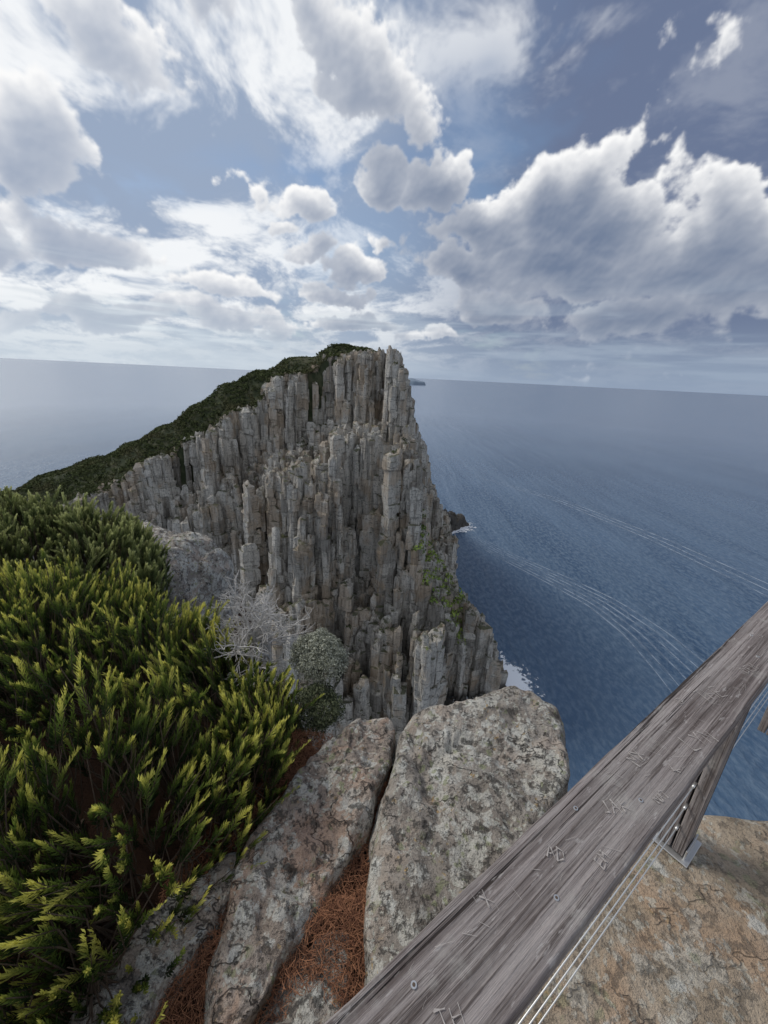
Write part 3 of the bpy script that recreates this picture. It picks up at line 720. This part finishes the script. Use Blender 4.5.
# ------------------------------------------------------------ fence
fence=empty("wire_fence")
A=math.radians(35.9)
FM=Matrix.Translation((.078,.292,.97))@Matrix.Rotation(A,4,'Z')
wood,t,b=newmat("weathered_timber"); p=t.obj()
g1=t.noise(t.mapping(p,(.55,26,26)),1.6,6,.70)
g2=t.noise(t.mapping(p,(2.2,110,110)),1.4,5,.75)
g3=t.noise(t.mapping(p,(1,3,3)),2.5,4,.6)
col=t.mix(t.ss(g1,.38,.62),c4(.115,.092,.085),c4(.34,.30,.285))
col=t.mix(t.ss(g3,.4,.65,0,.45),col,c4(.33,.305,.29))
col=t.mix(t.ss(g2,.50,.62,0,.8),col,c4(.065,.05,.045))
ck=t.noise(t.mapping(p,(.45,34,34),(2,1,5)),1.3,4,.65); ckm=t.ss(ck,.60,.63)
col=t.mix(t.m('MULTIPLY',ckm,.9),col,c4(.025,.018,.015))
scr=t.ss(t.noise(t.mapping(p,(16,60,16),rot=(0,0,.5)),1.5,3,.6),.62,.70,0,.45); col=t.mix(scr,col,c4(.48,.45,.43))
gr=t.ss(t.noise(p,9,4,.7),.55,.7,0,.4); col=t.mix(gr,col,c4(.40,.38,.35))
t.put(b.inputs['Base Color'],col); b.inputs['Roughness'].default_value=.8
hh=t.m('SUBTRACT',t.m('ADD',t.m('MULTIPLY',g1,.5),t.m('MULTIPLY',g2,.5)),t.m('MULTIPLY',ckm,.8))
t.put(b.inputs['Normal'],t.bump(hh,1.0,.010))
steel,t,b=newmat("stainless_steel"); b.inputs['Metallic'].default_value=.85; b.inputs['Base Color'].default_value=(.6,.6,.59,1); b.inputs['Roughness'].default_value=.42
import bmesh
def box(name,dim,loc,mat,mtx=FM,bev=.006,rot=None,wob=0,segx=1):
    bm=bmesh.new(); bmesh.ops.create_cube(bm,size=1)
    for v in bm.verts: v.co=Vector((v.co.x*dim[0],v.co.y*dim[1],v.co.z*dim[2]))
    if segx>1:
        es=[e for e in bm.edges if abs((e.verts[0].co-e.verts[1].co).x)>dim[0]*.5]
        bmesh.ops.subdivide_edges(bm,edges=es,cuts=segx,use_grid_fill=True)
    es=[e for e in bm.edges if len(e.link_faces)==2 and e.calc_face_angle(0)>.5]
    bmesh.ops.bevel(bm,geom=es,offset=bev,segments=3,profile=.6,affect='EDGES')
    if wob:
        for v in bm.verts:
            q=np.array([[v.co.x*9,v.co.y*20+3,v.co.z*30]]); 
            v.co.y+=wob*float(fbm(q,3,2)[0]); v.co.z+=wob*.6*float(fbm(q+9,3,5)[0])
    me=bpy.data.meshes.new(name); bm.to_mesh(me); bm.free()
    o=bpy.data.objects.new(name,me); scene.collection.objects.link(o); o.parent=fence
    o.matrix_local=mtx@Matrix.Translation(loc)@(rot or Matrix.Identity(4)); me.materials.append(mat)
    return o
RZ=Matrix.Rotation(math.radians(90),4,'Y')
box("top_rail",(5.6,.142,.045),(1.6,0,-.0225),wood,bev=.006,wob=.003,segx=240)
PU=1.50
for nm_,u in (("post",PU),("post",PU+2.2)):
    hh_=.90 if u<2 else 1.6
    box(nm_,(hh_,.045,.115),(u,.0245,-.052-hh_/2),wood,bev=.005,rot=RZ)
    box(nm_,(hh_,.040,.115),(u,-.0245,-.052-hh_/2),wood,bev=.005,rot=RZ)
box("base_plate",(.16,.14,.008),(PU,0,-.962),steel,bev=.003)
box("bracket",(.10,.006,.12),(PU,.052,-.90),steel,bev=.002)
box("bracket",(.12,.006,.05),(PU,-.0505,-.935),steel,bev=.002)
def cyl(name,r,p0,p1,mat,mtx=FM,seg=10):
    p0=Vector(p0);p1=Vector(p1); dd=p1-p0
    bm=bmesh.new(); bmesh.ops.create_cone(bm,cap_ends=True,segments=seg,radius1=r,radius2=r,depth=dd.length)
    me=bpy.data.meshes.new(name); bm.to_mesh(me); bm.free()
    for q in me.polygons: q.use_smooth=len(q.vertices)==4
    o=bpy.data.objects.new(name,me); scene.collection.objects.link(o); o.parent=fence
    o.matrix_local=mtx@Matrix.Translation((p0+p1)/2)@dd.to_track_quat('Z','Y').to_matrix().to_4x4(); me.materials.append(mat); return o
for k in range(7):
    z_=-.13-.115*k
    cyl("wire",.0021,(-1.2,0.0,z_),(4.4,0.0,z_),steel)
    cyl("wire_fitting",.005,(PU-.09,0,z_),(PU-.058,0,z_),steel)
for u,v_ in ((.288,-.026),(.595,-.028),(.46,.04),(1.46,-.02),(1.60,.03),(.02,.03)):
    cyl("screw",.0045,(u,v_,-.001),(u,v_,.0022),steel,seg=16)
    cyl("screw_socket",.0024,(u,v_,.0021),(u,v_,.0026),barkm,seg=8)
carv,t,b=newmat("fresh_scratch"); t.put(b.inputs['Base Color'],t.mix(t.noise(t.obj(),200,3),c4(.26,.23,.21),c4(.56,.52,.49))); b.inputs['Roughness'].default_value=.9
glyph={'L':[(0,1,0,0),(0,0,.6,0)],'Y':[(0,1,.3,.5),(.6,1,.3,.5),(.3,.5,.3,0)],'N':[(0,0,0,1),(0,1,.6,0),(.6,0,.6,1)],'T':[(.3,0,.3,1),(0,1,.6,1)],'H':[(0,0,0,1),(.6,0,.6,1),(0,.5,.6,.5)],'E':[(0,0,0,1),(0,1,.6,1),(0,.5,.5,.5),(0,0,.6,0)],
 'D':[(0,0,0,1),(0,1,.5,.75),(.5,.75,.5,.25),(.5,.25,0,0)],'A':[(0,0,.3,1),(.3,1,.6,0),(.12,.4,.48,.4)],'J':[(.5,1,.5,.1),(.5,.1,.1,.1)],'K':[(0,0,0,1),(0,.5,.6,1),(0,.5,.6,0)],'X':[(0,0,.6,1),(0,1,.6,0)],'M':[(0,0,0,1),(0,1,.3,.5),(.3,.5,.6,1),(.6,1,.6,0)]}
sv=[];sf=[]
def word(tx,u,v_,size,ang,wd=.0013):
    ca,sa=math.cos(ang),math.sin(ang); xo=0
    for ch in tx:
        for x0,y0,x1,y1 in glyph[ch]:
            a0=Vector(((xo+x0)*size,y0*size)); a1=Vector(((xo+x1)*size,y1*size))
            a0=Vector((u+a0.x*ca-a0.y*sa+random.gauss(0,.001),v_+a0.x*sa+a0.y*ca+random.gauss(0,.001))); a1=Vector((u+a1.x*ca-a1.y*sa+random.gauss(0,.001),v_+a1.x*sa+a1.y*ca+random.gauss(0,.001)))
            for rep in range(4):
                j=Vector((random.gauss(0,.0008),random.gauss(0,.0008))); n_=(a1-a0).normalized(); n_=Vector((-n_.y,n_.x))*wd*random.uniform(.3,.9)
                i0=len(sv)
                for q in (a0+j-n_,a0+j+n_,a1-j*.5+n_*.3,a1-j*.5-n_*.3): sv.append((q.x,q.y,.0024+.0002*rep))
                sf.append((i0,i0+3,i0+2,i0+1))
        xo+=.85
word("LYN",.84,-.045,.038,-.25); word("THE",1.06,.0,.038,-.3); word("JAK",.50,.0,.026,-.5); word("MX",.68,.01,.028,.2); word("AD",.33,.02,.022,-.9); word("TH",.02,-.03,.024,-.3); word("K",.74,-.05,.022,.4); word("DEM",1.32,-.03,.027,-.2); word("X",.18,.03,.02,.1); word("EM",.40,-.05,.018,.1); word("NAT",.62,-.055,.016,-.1); word("JD",.98,.035,.018,.0)
for k in range(110):
    u=random.uniform(0,1.7); v_=random.uniform(-.055,.055); a_=random.gauss(0,.5)+random.choice([0,1.2]); l=random.uniform(.008,.04)
    dx,dy=math.cos(a_)*l,math.sin(a_)*l
    if abs(v_+dy)>.062: continue
    i0=len(sv); sv+= [(u,v_,.0025),(u+.0006,v_+.0006,.0025),(u+dx,v_+dy,.0025),(u+dx-.0003,v_+dy-.0003,.0025)]; sf.append((i0,i0+1,i0+2,i0+3))
g=build("carvings",np.array(sv),np.array(sf),carv,parent=fence); g.matrix_local=FM
